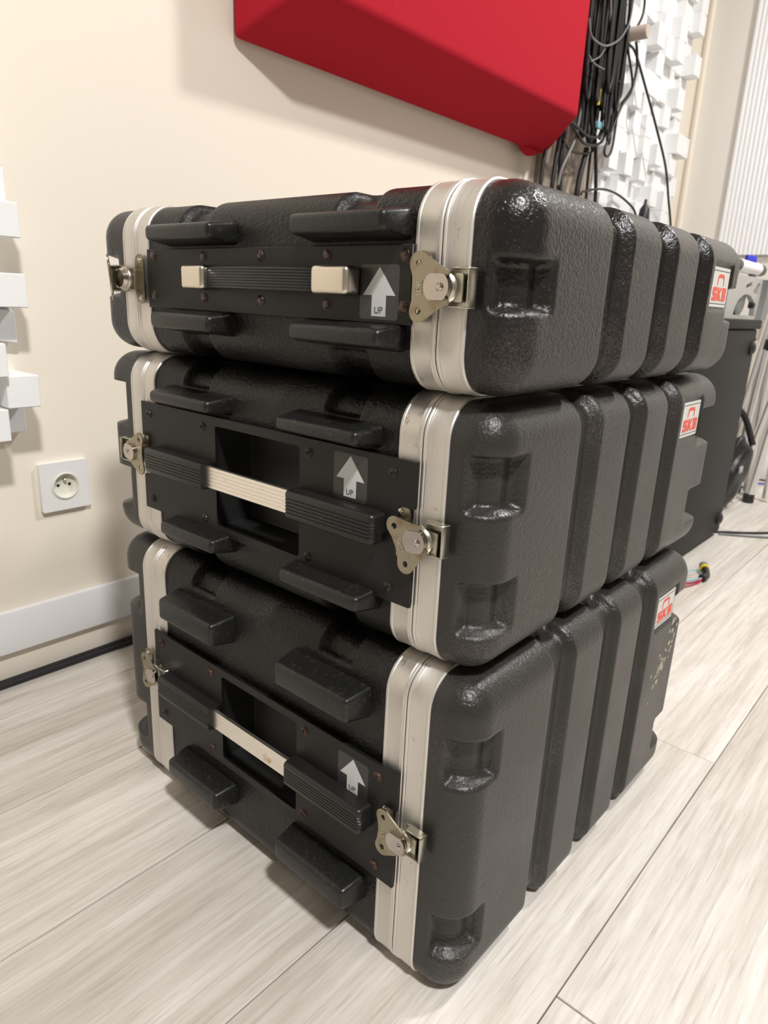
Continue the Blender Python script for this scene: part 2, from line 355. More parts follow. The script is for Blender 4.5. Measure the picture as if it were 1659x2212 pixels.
# ------------------------------------------------------------------ rack cases
BW = 0.0248
def sstep(x, w): return np.clip(x/w+0.5, 0, 1)**2*(3-2*np.clip(x/w+0.5, 0, 1))
def lines(a, b, fine, coarse_zones=None, coarse=0.02):
    """grid lines from a to b, fine step outside coarse zones"""
    if not coarse_zones: return np.linspace(a, b, max(2, int(round((b-a)/fine))+1))
    z0, z1 = coarse_zones
    return np.unique(np.round(np.concatenate([np.linspace(a, z0, max(2, int(round((z0-a)/fine))+1)), np.linspace(z0, z1, max(2, int((z1-z0)/coarse)+1)), np.linspace(z1, b, max(2, int(round((b-z1)/fine))+1))]), 6))
def grid_shell(faces, mapper, skip=None):
    """faces: list of (P(n,m,3)); mapper moves points onto the moulded surface"""
    V = []; Fc = []; base = 0
    for G in faces:
        n, m = G.shape[:2]; pts = G.reshape(-1, 3); V.append(mapper(pts))
        i = np.arange(n-1)[:, None]*m + np.arange(m-1)[None, :]
        q = np.stack([i, i+1, i+m+1, i+m], -1).reshape(-1, 4)
        if skip is not None:
            cen = pts[q].mean(1); q = q[~skip(cen)]
        Fc.append(q+base); base += n*m
    V = np.concatenate(V); Fc = np.concatenate(Fc)
    # weld coincident border points
    key = np.round(V, 6); _, first, inv = np.unique(key, axis=0, return_index=True, return_inverse=True)
    Fc = inv.reshape(-1)[Fc]; V = V[first]
    good = np.array([len(set(f)) == 4 for f in Fc.tolist()]); Fc = Fc[good]
    me = bpy.data.meshes.new('shell'); me.from_pydata(V.tolist(), [], Fc.tolist()); me.update()
    bm = bmesh.new(); bm.from_mesh(me); bmesh.ops.recalc_face_normals(bm, faces=bm.faces)
    for f in bm.faces: f.smooth = True
    bm.to_mesh(me); bm.free()
    return me
def plane_grid(ax, val, la, lb):
    A, B = np.meshgrid(la, lb, indexing='ij'); o = np.empty(A.shape+(3,))
    oth = [i for i in range(3) if i != ax]; o[..., ax] = val; o[..., oth[0]] = A; o[..., oth[1]] = B
    return o
def smin_inward(d1, d2): return np.maximum(d1, d2)

R = 0.031       # edge radius of every case
INS = 0.0025    # shells sit this far inside the aluminium
def lid_mesh(Wd, H, depth, pockets, label, fine, near_dep, far_ext, far_dep):
    """lid shell, x across, y from 0 (joint) to -depth (front), z up"""
    x0, x1, z0, z1 = INS, Wd-INS, INS, H-INS; yd = -depth
    lx = lines(x0, x1, fine); lz = lines(z0, z1, fine); ly = lines(yd, -0.001, fine)
    G = [plane_grid(1, yd, lx, lz), plane_grid(2, z0, lx, ly), plane_grid(2, z1, lx, ly), plane_grid(0, x0, ly, lz), plane_grid(0, x1, ly, lz)]
    grooves = [(0.1365, 0.180), (0.2434, 0.2866), (0.3488, 0.3925)]
    s = Wd/0.53
    def mp(p):
        c = p.copy(); c[:, 0] = np.clip(p[:, 0], x0+R, x1-R); c[:, 2] = np.clip(p[:, 2], z0+R, z1-R); c[:, 1] = np.maximum(p[:, 1], yd+R)
        flat = (np.abs(p-c).sum(1) < 1e-9)
        d = p-c; n = np.linalg.norm(d, axis=1, keepdims=True); n[n < 1e-9] = 1; nr = d/n
        q = c + R*nr
        dep = np.zeros(len(p))
        for a, b in grooves:
            g = sstep(p[:, 0]-a-0.003, 0.009)*sstep(b-0.003-p[:, 0], 0.009)
            # groove fades out toward the metal valance
            g = g*sstep(-0.030-q[:, 1], 0.012)
            dep = np.maximum(dep, 0.0110*g)
        for zc, hh in pockets:
            zz = sstep(q[:, 2]-(zc-hh), 0.007)*sstep((zc+hh)-q[:, 2], 0.004)
            yy = sstep(-0.042-q[:, 1], 0.006)
            for xx, dd in ((sstep(0.046-q[:, 0], 0.007), near_dep), (sstep(q[:, 0]-(Wd-far_ext), 0.010), far_dep)):
                dep = np.maximum(dep, dd*zz*yy*xx)
        if label:
            la, lb, za, zb = label
            dep = np.maximum(dep, 0.0028*sstep(q[:, 0]-la+0.004, 0.003)*sstep(lb+0.004-q[:, 0], 0.003)*sstep(q[:, 2]-za+0.004, 0.003)*sstep(zb+0.004-q[:, 2], 0.003)*sstep(yd+0.004-q[:, 1], 0.002))
        return q - nr*dep[:, None]
    return grid_shell(G, mp)
def body_mesh(Wd, H, L, hole, fine):
    x0, x1, z0, z1 = INS, Wd-INS, INS, H-INS
    lx = lines(x0, x1, fine, (0.07, x1-0.012), 0.03); lz = lines(z0, z1, fine); lz2 = lines(z0, z1, 0.02, None)
    ly = lines(0.002, L-0.002, fine); 
    lzf = lines(z0, z1, fine)
    G = [plane_grid(0, x0, ly, lzf), plane_grid(2, z0, lx, ly), plane_grid(2, z1, lx, ly), plane_grid(0, x1, ly, lzf)]
    def mp(p):
        c = p.copy(); c[:, 0] = np.clip(p[:, 0], x0+R, x1-R); c[:, 2] = np.clip(p[:, 2], z0+R, z1-R)
        d = p-c; d[:, 1] = 0; n = np.linalg.norm(d, axis=1, keepdims=True); n[n < 1e-9] = 1; nr = d/n
        q = c + R*nr; q[:, 1] = p[:, 1]
        dep = np.zeros(len(p))
        for a, b in ((0.072, 0.110), (0.283, 0.324)):
            g = sstep(q[:, 1]-a, 0.006)*sstep(b-q[:, 1], 0.006)
            e = sstep(0.048-q[:, 0], 0.008)
            for zz in (sstep(q[:, 2]-(H-0.027), 0.006), sstep(0.027-q[:, 2], 0.006)):
                dep = np.maximum(dep, 0.0085*g*zz*e)
        return q - nr*dep[:, None]
    sk = None
    if hole:
        ya, yb, za, zb = hole
        sk = lambda cn: (cn[:, 0] < x0+1e-6) & (cn[:, 1] > ya-0.003) & (cn[:, 1] < yb+0.003) & (cn[:, 2] > za-0.003) & (cn[:, 2] < zb+0.003)
    return grid_shell(G, mp, sk)
def perimeter(Wd, H, r, n=10):
    """rounded rectangle in xz with outward normals"""
    P = []
    for cx, cz, a in ((Wd-r, H-r, 0), (r, H-r, 1), (r, r, 2), (Wd-r, r, 3)):
        for i in range(n+1):
            t = (a+i/n)*math.pi/2; P.append((cx, cz, math.cos(t), math.sin(t)))
    return P
def valance(Wd, H, ys, parent, label=None):
    """aluminium trim: ys=[(y, offset)...] profile swept round the case"""
    bm = bmesh.new(); P = perimeter(Wd, H, R+INS); rings = []
    for cx, cz, nx, nz in P:
        rings.append([bm.verts.new((cx+(R+o)*nx, y, cz+(R+o)*nz)) for y, o in ys])
    k = len(ys)
    for i in range(len(rings)):
        A, B = rings[i], rings[(i+1) % len(rings)]
        for j in range(k):
            bm.faces.new((A[j], A[(j+1) % k], B[(j+1) % k], B[j]))
    return obj('aluminium_valance', bm, MT['alu'], parent, ang=0.5)
def half_profile(y_seam, y_edge):
    """from the seam (with its bead) to the outer edge (with its lip)"""
    s = 1 if y_edge > y_seam else -1; L = abs(y_edge-y_seam)
    o = INS-0.0009
    pr = [(0.0004, -0.001), (0.0004, o), (0.0012, o+0.0009), (0.0026, o+0.0009), (0.0034, o), (0.0048, o+0.0004), (0.0056, o), (L-0.0035, o), (L-0.0028, o+0.0005), (L-0.001, o+0.0005), (L, o-0.0006), (L, -0.001)]
    return [(y_seam+s*a, b) for a, b in pr]

def bumper_mesh(y0, y1, zt, zb, parent):
    """moulded bumper bar on the handle side: front face spans y0..y1, zb..zt at x=-0.026"""
    bm = bmesh.new(); D = 0.027
    h = zt-zb
    add_box(bm, (-D/2+0.004, (y0+y1)/2, (zt+zb)/2), (D+0.008, y1-y0+0.010, h+0.010), 0.0)
    for v in bm.verts:
        if v.co.x < -0.01:
            v.co.y += -0.005 if v.co.y > (y0+y1)/2 else 0.005
            v.co.z += -0.005 if v.co.z > (zt+zb)/2 else 0.005
    bmesh.ops.bevel(bm, geom=list(bm.edges), offset=0.0045, segments=4, affect='EDGES', profile=0.5)
    return obj('bumper', bm, MT['bumper'], parent, ang=1.0)
def latch(parent, sgn, yc, zc, wing_rot, knob_rot, kz=0.0, flip=False, style=0):
    """butterfly twist latch across the seam. sgn=-1: lid towards -y; sgn=+1: lid towards +y.
    latch plane: a = towards the lid, b = up, h = out of the case (-x)"""
    if flip: sgn_l = -sgn
    else: sgn_l = sgn
    F = frame((-INS, yc, zc), (0, sgn_l, 0), (0, 0, 1), (-1, 0, 0))
    def put(bm):
        bmesh.ops.transform(bm, matrix=F, verts=bm.verts)
        return bm
    # body-side mounting plate with the arm
    bm = bmesh.new()
    add_prism(bm, rrect(0.0165, 0.050, 0.0078, 5, -0.0135, 0), 0.0, 0.0016)
    add_box(bm, (-0.0095, 0, 0.0035), (0.004, 0.020, 0.006), 0.0012, 2)
    lt = obj('latch', put(bm), MT['zinc'], parent, ang=0.6)
    for s in (1, -1):
        bm = bmesh.new(); add_lathe(bm, [(0.0028, 0), (0.0027, 0.0008), (0.0016, 0.0017), (0, 0.0020)], 12, Matrix.Translation((-0.0148, s*0.0185, 0.0016)))
        obj('rivet', put(bm), MT['cap'], lt)
    # arm to the lid
    bm = bmesh.new()
    add_prism(bm, [(-0.0095, -0.0105), (0.0255, -0.0095), (0.0262, -0.009), (0.0262, 0.009), (0.0255, 0.0095), (-0.0095, 0.0105)], 0.0046, 0.0060)
    add_lathe(bm, [(0.0128, 0.0060), (0.0124, 0.0072), (0.0105, 0.0088)], 28, Matrix.Translation((0.0090, 0, 0)))
    obj('latch_arm', put(bm), MT['keeper'], lt, ang=0.6)
    # keeper bracket on the lid half
    bm = bmesh.new(); z = kz
    add_box(bm, (0.0225, z, 0.0008), (0.0215, 0.0255, 0.0016), 0.0004, 1)
    add_box(bm, (0.0333, z, 0.0050), (0.0018, 0.0255, 0.0100), 0.0007, 2)
    for s in (1, -1):
        add_box(bm, (0.0245, z+s*0.0130, 0.0045), (0.0192, 0.0014, 0.0088), 0.0005, 1, taper=(2, 1, 0.86, 1.0))
        add_lathe(bm, [(0.0016, -0.0006), (0.0016, 0.0006), (0, 0.0007)], 10, Matrix.Translation((0.0280, z+s*0.0135, 0.0060)) @ Matrix.Rotation(math.pi/2*(-s), 4, 'X'))
    obj('keeper', put(bm), MT['keeper'], lt, ang=0.6)
    # the butterfly wing with its two holes
    def hull(n=7):
        o = []
        for (cx, cy, r, a0, a1) in ((-0.0180, 0.0165, 0.0080, 50, 195), (-0.0178, -0.0165, 0.0080, 165, 310)):
            o += circle(cx, cy, r, n*2, math.radians(a0), math.radians(a1))
            if a0 == 50: o += [(-0.0238, 0.0085), (-0.0228, 0.0), (-0.0238, -0.0085)]
        o += circle(0.001, 0, 0.0125, n, math.radians(-52), math.radians(-50))[:1]
        o += [(0.0062, -0.0068), (0.0058, 0.0), (0.0062, 0.0068)]
        o += circle(0.001, 0, 0.0125, n, math.radians(50), math.radians(52))[:1]
        return o
    Rw = Matrix.Translation((0.0090, 0, 0)) @ Matrix.Rotation(wing_rot, 4, 'Z')
    bm = bmesh.new()
    if style == 1:   # wing flipped up on edge
        Rw = Matrix.Translation((0.0160, 0, 0.0065)) @ Matrix.Rotation(math.radians(32), 4, 'Y') @ Matrix.Rotation(math.radians(4), 4, 'X') @ Matrix.Rotation(wing_rot, 4, 'Z')
    add_prism(bm, hull(), 0.0090, 0.0104, Rw, holes=[circle(-0.0180, 0.0162, 0.0027, 12), circle(-0.0178, -0.0162, 0.0027, 12)])
    wg = obj('twist_wing', put(bm), MT['zinc'], lt, ang=0.6)
    if style == 0:
        Mt = F @ Rw @ Matrix.Translation((-0.0172, 0.0, 0.0106)) @ Matrix.Rotation(-math.pi/2, 4, 'Z') @ (Matrix.Scale(-1, 4, (1, 0, 0)) if sgn_l > 0 else Matrix.Identity(4))
        text_mesh('stamped_lettering', 'SKB', 0.0068, Mt, MT['keeper'], lt, 0.00025)
    # knob: a disc with two flats and an off-centre pin
    kn = [p for p in circle(0, 0, 0.0108, 36)]
    kn = [(max(-1, min(1, 1))*x, max(-0.0088, min(0.0088, y))) for x, y in kn]
    bm = bmesh.new(); Rk = Matrix.Translation((0.0090, 0, 0)) @ Matrix.Rotation(knob_rot, 4, 'Z')
    if style == 1: 
        add_lathe(bm, [(0.0112, 0.006), (0.0112, 0.009), (0.009, 0.0125), (0.004, 0.0142), (0, 0.0145)], 24, Rk)
    else:
        add_prism(bm, kn, 0.0100, 0.0140, Rk)
        add_lathe(bm, [(0.0030, 0.0140), (0.0029, 0.0148), (0.0018, 0.0156), (0, 0.0158)], 14, Rk @ Matrix.Translation((0.0035, 0, 0)))
    obj('latch_knob', put(bm), MT['knob'], lt, ang=0.5)
    return lt

def screw_mesh(cross=True, r=0.0042):
    bm = bmesh.new()
    add_lathe(bm, [(r*1.18, 0.0), (r*1.18, 0.0004), (r, 0.0006), (r*0.93, 0.0013), (r*0.6, 0.0020), (0, 0.0023)], 16)
    me = bpy.data.meshes.new('screw'); shade(bm); bm.to_mesh(me); bm.free(); return me
def cross_mesh(r=0.0042):
    bm = bmesh.new()
    add_box(bm, (0, 0, 0.0019), (r*1.1, r*0.26, 0.0010)); add_box(bm, (0, 0, 0.0019), (r*0.26, r*1.1, 0.0010))
    me = bpy.data.meshes.new('screw_slot'); bm.to_mesh(me); bm.free(); return me
SCREW = screw_mesh(); SLOT = cross_mesh()
SCREWS = {}
for nm in ('rivet', 'screw_black', 'screw_rust'):
    SCREWS[nm] = SCREW.copy(); SCREWS[nm].materials.append(MT[nm])
SLOT.materials.append(MT['hole'])
def put_screw(parent, name, mkey, y, z, x, rot=0.3, cross=True):
    o = bpy.data.objects.new(name, SCREWS[mkey]); C.objects.link(o); o.parent = parent
    o.matrix_local = frame((x, y, z), (0, -1, 0), (0, 0, 1), (-1, 0, 0))
    if cross:
        s = bpy.data.objects.new('screw_slot', SLOT); C.objects.link(s); s.parent = o; s.rotation_euler = (0, 0, rot)
    return o

def arrow_sticker(parent, y, z, x, ink=True):
    """dark film square with a silver UP arrow"""
    F = frame((x, y, z), (0, -1, 0), (0, 0, 1), (-1, 0, 0))
    bm = bmesh.new(); add_prism(bm, rrect(0.0395, 0.0405, 0.003, 4), 0, 0.0002, F)
    st = obj('arrow_sticker', bm, MT['sticker'], parent)
    bm = bmesh.new(); add_prism(bm, [(-0.0072, -0.0178), (0.0072, -0.0178), (0.0072, -0.0022), (0.0164, -0.0022), (0, 0.0185), (-0.0164, -0.0022), (-0.0072, -0.0022)], 0.0002, 0.00035, F)
    obj('arrow', bm, MT['arrow'], st)
    text_mesh('lettering', 'UP', 0.0072, F @ Matrix.Translation((0.0, -0.0135, 0.0005)), MT['ink'], st)
    return st
def logo_label(parent, y, x0, x1, z0, z1):
    """silver label with a red case-handle emblem over the letters SKB, on the lid front (normal -y)"""
    Wd, Hh = x1-x0, z1-z0
    F = frame(((x0+x1)/2, y, (z0+z1)/2), (1, 0, 0), (0, 0, 1), (0, -1, 0))
    bm = bmesh.new(); add_prism(bm, rrect(Wd, Hh, 0.001, 2), 0, 0.0006, F)
    lb = obj('logo_label', bm, MT['logo_plate'], parent)
    kx, kz = Wd/0.059, Hh/0.0416
    def q(pts): return [((a-0.5)*0.059*kx, (b-0.5)*0.0416*kz) for a, b in pts]
    for b in (0.905, 0.075):     # two thin black rules
        bm = bmesh.new(); add_prism(bm, q([(0.02, b), (0.98, b), (0.98, b+0.016), (0.02, b+0.016)]), 0.0006, 0.0008, F)
        obj('label_rule', bm, MT['ink'], lb)
    E = []
    # handle emblem
    E.append(q([(0.30, 0.55), (0.33, 0.55), (0.345, 0.70), (0.38, 0.745), (0.62, 0.745), (0.655, 0.70), (0.67, 0.55), (0.70, 0.55), (0.69, 0.76), (0.665, 0.81), (0.63, 0.83), (0.37, 0.83), (0.335, 0.81), (0.31, 0.76)]))
    # S
    E.append(q([(0.10, 0.155), (0.315, 0.155), (0.355, 0.19), (0.355, 0.33), (0.32, 0.365), (0.22, 0.37), (0.22, 0.40), (0.345, 0.40), (0.345, 0.50), (0.13, 0.50), (0.10, 0.46), (0.10, 0.315), (0.14, 0.285), (0.245, 0.28), (0.245, 0.25), (0.10, 0.25)]))
    # K
    E.append(q([(0.39, 0.155), (0.48, 0.155), (0.48, 0.27), (0.56, 0.155), (0.655, 0.155), (0.545, 0.33), (0.655, 0.50), (0.565, 0.50), (0.48, 0.385), (0.48, 0.50), (0.39, 0.50)]))
    # B with two counters
    E.append((q([(0.685, 0.155), (0.89, 0.155), (0.925, 0.19), (0.925, 0.30), (0.905, 0.33), (0.925, 0.36), (0.925, 0.465), (0.89, 0.50), (0.685, 0.50)]), [q([(0.785, 0.225), (0.835, 0.225), (0.835, 0.275), (0.785, 0.275)]), q([(0.785, 0.385), (0.835, 0.385), (0.835, 0.435), (0.785, 0.435)])]))
    bm = bmesh.new(); poly_mesh(bm, E, F, 0.0006, 0.0009)
    obj('emblem_and_lettering', bm, MT['logo_red'], lb)

L = 0.4044
def rack_case(key, label, loc, rz, Wd, H, depth, shellm, pockets, logo, bumpers, fine, far_ext):
    cs = empty('rack_case', loc, rz); tag(cs, label, 'case', 'rack cases in the stack')
    hole = None if key == 't' else (0.1345, 0.2615, H/2-0.0525, H/2+0.0525)
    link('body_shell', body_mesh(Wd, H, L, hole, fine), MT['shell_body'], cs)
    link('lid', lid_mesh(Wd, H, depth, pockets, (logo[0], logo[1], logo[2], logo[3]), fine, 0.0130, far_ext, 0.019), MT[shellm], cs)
    me = lid_mesh(Wd, H, depth+0.020, [(z_, h_+0.002) for z_, h_ in pockets], None, fine*1.4, 0.0200, 0.046, 0.0125)
    me.transform(Matrix.Translation((0, L, 0)) @ Matrix.Scale(-1, 4, (0, 1, 0))); me.flip_normals()
    link('lid', me, MT[shellm], cs)
    for ys, ye in ((0, BW), (0, -BW), (L, L-BW), (L, L+BW)): valance(Wd, H, half_profile(ys, ye), cs)
    for y0, y1, zt, zb in bumpers: bumper_mesh(y0, y1, zt, zb, cs)
    logo_label(cs, -depth+0.0026, *logo)
    zc = H/2
    if key == 't':
        # thin riveted side plate with a strap handle
        bm = bmesh.new(); add_box(bm, (0.0002, 0.2006, 0.6452-loc[2]), (0.0056, 0.3540, 0.0575), 0.0006, 1)
        pl = obj('side_plate', bm, MT['plate'], cs)
        for y in (0.3658, 0.2793, 0.1948, 0.1114, 0.0304):
            for z in (0.6667, 0.6291): put_screw(pl, 'rivet', 'rivet', y, z-loc[2], -0.0026, cross=False)
        hz = 0.6472-loc[2]
        sh = empty('strap_handle'); sh.parent = cs
        bm = bmesh.new(); n = 15; rows = []
        prof = []
        for i in range(9):
            a = -0.0093+i*0.0186/8
            prof += [(a, 0.0), (a+0.0008, 0.0007)] if i < 8 else [(a, 0.0)]
        for i in range(n):
            t = i/(n-1); y = 0.098+t*(0.272-0.098); xx = -0.0085-0.0125*math.sin(math.pi*t)**0.7
            rows.append([bm.verts.new((xx-b, y, hz+a)) for a, b in prof] + [bm.verts.new((xx+0.004, y, hz+0.0093)), bm.verts.new((xx+0.004, y, hz-0.0093))])
        k = len(rows[0])
        for A, B in zip(rows, rows[1:]):
            for j in range(k): bm.faces.new((A[j], A[(j+1) % k], B[(j+1) % k], B[j]))
        bm.faces.new(rows[0]); bm.faces.new(rows[-1])
        obj('strap', bm, MT['grip'], sh, ang=0.4)
        for y0, y1 in ((0.2585, 0.293), (0.0735, 0.1140)):
            bm = bmesh.new(); add_box(bm, (-0.0115, (y0+y1)/2, hz), (0.0180, y1-y0, 0.0222), 0.0042, 4); obj('handle_end_cap', bm, MT['cap'], sh, ang=1.0)
        arrow_sticker(cs, 0.0546, 0.6395-loc[2], -0.0026)
        latch(cs, -1, 0, zc+0.001, math.radians(2), math.radians(0)); latch(cs, 1, L, zc+0.001, 0, 0, style=1)
    else:
        ky = 'screw_black' if key == 'm' else 'screw_rust'
        hh = 0.0622
        # notched side plate with an opening
        nt_, nb = 0.0235, -0.0225
        out = [(0.0, -hh), (0.398, -hh), (0.398, nb), (0.3865, nb), (0.3865, nt_), (0.398, nt_), (0.398, hh), (0.0, hh), (0.0, nt_), (0.0155, nt_), (0.0155, nb), (0.0, nb)]
        F = frame((-0.0024, 0, zc), (0, 1, 0), (0, 0, 1), (-1, 0, 0))
        bm = bmesh.new(); add_prism(bm, out, 0.0, 0.0034, F, holes=[rrect(0.1265, 0.1065, 0.003, 3, 0.1975, 0)])
        pl = obj('side_plate', bm, MT['plate'], cs, ang=0.5)
        # recessed tray behind the opening
        bm = bmesh.new(); add_box(bm, (0.0185, 0.1975, zc), (0.046, 0.1285, 0.1085), 0.002, 2)
        bm.faces.ensure_lookup_table()
        bmesh.ops.delete(bm, geom=[f for f in bm.faces if f.calc_center_median().x < -0.002], context='FACES')
        obj('handle_tray', bm, MT['tray'], cs, recalc=False)
        for y in (0.3827, 0.2814, 0.1221, 0.0234):
            for s in (1, -1): put_screw(pl, 'screw', ky, y, zc+s*0.0496, -0.0058, random.uniform(0, 1.5))
        # lift handle: aluminium bar in two ribbed grips
        hd = empty('lift_handle'); hd.parent = cs
        hz = zc+0.0012
        bm = bmesh.new(); prof = []
        for i in range(7):
            a = -0.0112+i*0.0224/6
            prof += [(a, 0.0), (a+0.0006, 0.0004)] if i < 6 else [(a, 0.0)]
        A = [bm.verts.new((-0.0155-b, 0.12, hz+a)) for a, b in prof]+[bm.verts.new((-0.0115, 0.12, hz+0.0112)), bm.verts.new((-0.0115, 0.12, hz-0.0112))]
        B = [bm.verts.new((v.co.x, 0.28, v.co.z)) for v in A]; k = len(A)
        for j in range(k): bm.faces.new((A[j], A[(j+1) % k], B[(j+1) % k], B[j]))
        bm.faces.new(A); bm.faces.new(B)
        obj('handle_bar', bm, MT['bar'], hd, ang=0.3)
        for y0, y1 in ((0.0300, 0.1350), (0.2645, 0.3720)):
            # ribbed grip: rounded section with grooves on its face, ends rounded over
            sec = []
            hw, x_f, x_b, r = 0.0138, -0.0225, -0.0058, 0.0042
            for i in range(6):
                t = math.pi/2*i/5; sec.append((x_f+r-r*math.sin(t), hw-r+r*math.cos(t)))
            for a in (0.0066, 0.0033, 0.0, -0.0033, -0.0066):
                sec += [(x_f, a+0.0008), (x_f+0.0008, a+0.0004), (x_f+0.0008, a-0.0004), (x_f, a-0.0008)]
            for i in range(6):
                t = math.pi/2*i/5; sec.append((x_f+r-r*math.cos(t), -hw+r-r*math.sin(t)))
            sec += [(x_b, -hw), (x_b, hw)]
            bm = bmesh.new(); rings = []; e = 0.005
            outer_lo = y0 < 0.1
            st = [(y0, 0.62), (y0+0.0012, 0.82), (y0+0.003, 0.95), (y0+e, 1.0)] if outer_lo else [(y0, 0.97), (y0+0.001, 1.0)]
            en = [(y1-0.001, 1.0), (y1, 0.97)] if outer_lo else [(y1-e, 1.0), (y1-0.003, 0.95), (y1-0.0012, 0.82), (y1, 0.62)]
            xm = (x_f+x_b)/2
            for y, k in st+en:
                g = 1-(1-k)*0.55
                rings.append([bm.verts.new((x_b+(x-x_b)*g, y, hz+z*g)) for x, z in sec])
            for A, B in zip(rings, rings[1:]):
                for j in range(len(sec)): bm.faces.new((A[j], A[(j+1) % len(sec)], B[(j+1) % len(sec)], B[j]))
            bm.faces.new(rings[0]); bm.faces.new(rings[-1])
            obj('handle_grip', bm, MT['grip'], hd, ang=0.6)
        if key == 'm':
            arrow_sticker(cs, 0.0705, 0.4880-loc[2], -0.0058)
            latch(cs, -1, 0, zc+0.001, math.radians(24), math.radians(8), 0.004); latch(cs, 1, L, zc+0.002, math.radians(0), 0.2, 0.0)
        else:
            arrow_sticker(cs, 0.0545, 0.2010-loc[2], -0.0058)
            latch(cs, -1, 0, zc+0.001, math.radians(0), math.radians(0), 0.004); latch(cs, 1, L, zc+0.002, 0, 0.3, 0, flip=True)
    return cs
zb, zm, zt = 0.0003, 0.3364, 0.5660
bottom_case = rack_case('b', 'bottom black rack case of the stack, the tallest, standing on the floor', (0.4201, 0.3208, zb), -0.006, 0.530, 0.336, 0.0685, 'shell',
    [(0.262, 0.0215), (0.0745, 0.0215)], (0.4085, 0.4675, 0.2552, 0.2968),
    [(0.250, 0.351, 0.2935, 0.2685), (0.047, 0.1455, 0.2935, 0.2695), (0.250, 0.348, 0.0775, 0.0560), (0.044, 0.1445, 0.0840, 0.0615)], 0.0027, 0.055)
rf = random.Random(8); bm = bmesh.new()
for k in range(60):
    x = rf.gauss(0.458, 0.022); z = 0.196+rf.gauss(0, 0.013)+(x-0.46)*0.9; a = math.exp(rf.gauss(0.2, 0.7))*0.0010
    x = min(max(x, 0.405), 0.492)
    n = rf.randint(5, 7); ph = rf.uniform(0, 6)
    add_prism(bm, [(a*rf.uniform(0.5, 1.3)*1.5*math.cos(ph+2*math.pi*i/n), a*rf.uniform(0.5, 1.3)*math.sin(ph+2*math.pi*i/n)) for i in range(n)], 0, 0.00025, frame((x, -0.0685, z), (0.86, 0, 0.5), (-0.5, 0, 0.86), (0, -1, 0)))
tag(obj('paint_flecks', bm, MT['fleck'], bottom_case), kind='stuff')
rack_case('m', 'middle black rack case of the stack, with a ribbed lift handle and clean logo label', (0.4272, 0.3262, zm), 0.0065, 0.548, 0.2295, 0.0680, 'shell',
    [(0.5025-zm, 0.0215), (0.3995-zm, 0.0215)], (0.4085, 0.4675, 0.495-zm, 0.5365-zm),
    [(0.246, 0.347, 0.532-zm, 0.5205-zm), (0.048, 0.1447, 0.532-zm, 0.5205-zm), (0.244, 0.3385, 0.3885-zm, 0.3745-zm), (0.0415, 0.1400, 0.390-zm, 0.3765-zm)], 0.0027, 0.070)
rack_case('t', 'topmost black rack case of the stack, with a strap handle in metal end caps', (0.4215, 0.3156, zt), 0.0057, 0.522, 0.1545, 0.0660, 'shell_top',
    [(0.6475-zt, 0.0165)], (0.4085, 0.4675, 0.6438-zt, 0.6854-zt),
    [(0.238, 0.341, 0.6935-zt, 0.6805-zt), (0.033, 0.132, 0.6955-zt, 0.6810-zt), (0.242, 0.339, 0.613-zt, 0.5985-zt), (0.0345, 0.1325, 0.613-zt, 0.6000-zt)], 0.0027, 0.050)

# ------------------------------------------------------------------ wall socket
sk = empty('wall_socket', (0.5025, wall_y, 0.319)); tag(sk, 'white square wall socket with a round recess above the baseboard', 'socket')
F = frame((0, 0, 0), (1, 0, 0), (0, 0, 1), (0, -1, 0))
bm = bmesh.new(); add_prism(bm, rrect(0.081, 0.081, 0.003, 4), 0.0, 0.009, F, holes=[circle(0, 0, 0.0212, 40)])
obj('socket_plate', bm, MT['socket'], sk, ang=0.6)
bm = bmesh.new(); add_lathe(bm, [(0.0212, 0.009), (0.0226, 0.0095), (0.0218, 0.0112), (0.0202, 0.0112), (0.0196, 0.0095), (0.0192, 0.0014), (0.0, 0.0014)], 40, F, cap=False)
wl = obj('socket_well', bm, MT['socket_in'], sk, ang=0.6)
for s in (-1, 1):
    bm = bmesh.new(); add_lathe(bm, [(0.0026, 0.0015), (0.0026, 0.0018), (0, 0.0018)], 12, F @ Matrix.Translation((s*0.0096, 0, 0))); obj('contact_hole', bm, MT['hole'], wl)
bm = bmesh.new(); add_lathe(bm, [(0.0024, 0.0014), (0.0024, 0.0085), (0.0012, 0.0098), (0, 0.0100)], 12, F @ Matrix.Translation((0, 0.0095, 0))); obj('earth_pin', bm, MT['brass'], wl)

# ------------------------------------------------------------------ cables along the wall foot
for k, (y, z, lab) in enumerate(((1.107, 0.0052, 'black cable lying on the floor along the wall, nearer the room'), (1.1195, 0.0052, 'black cable lying tight against the wall foot'))):
    pts = [(left_x+0.1, y, z)] + [(x, y+0.0012*math.sin(x*7+k*2), z) for x in np.linspace(-1.6, 1.5, 12)]
    tag(tube('cable', pts, 0.0050, MT['cable']), lab, 'cable', 'cables along the wall foot')

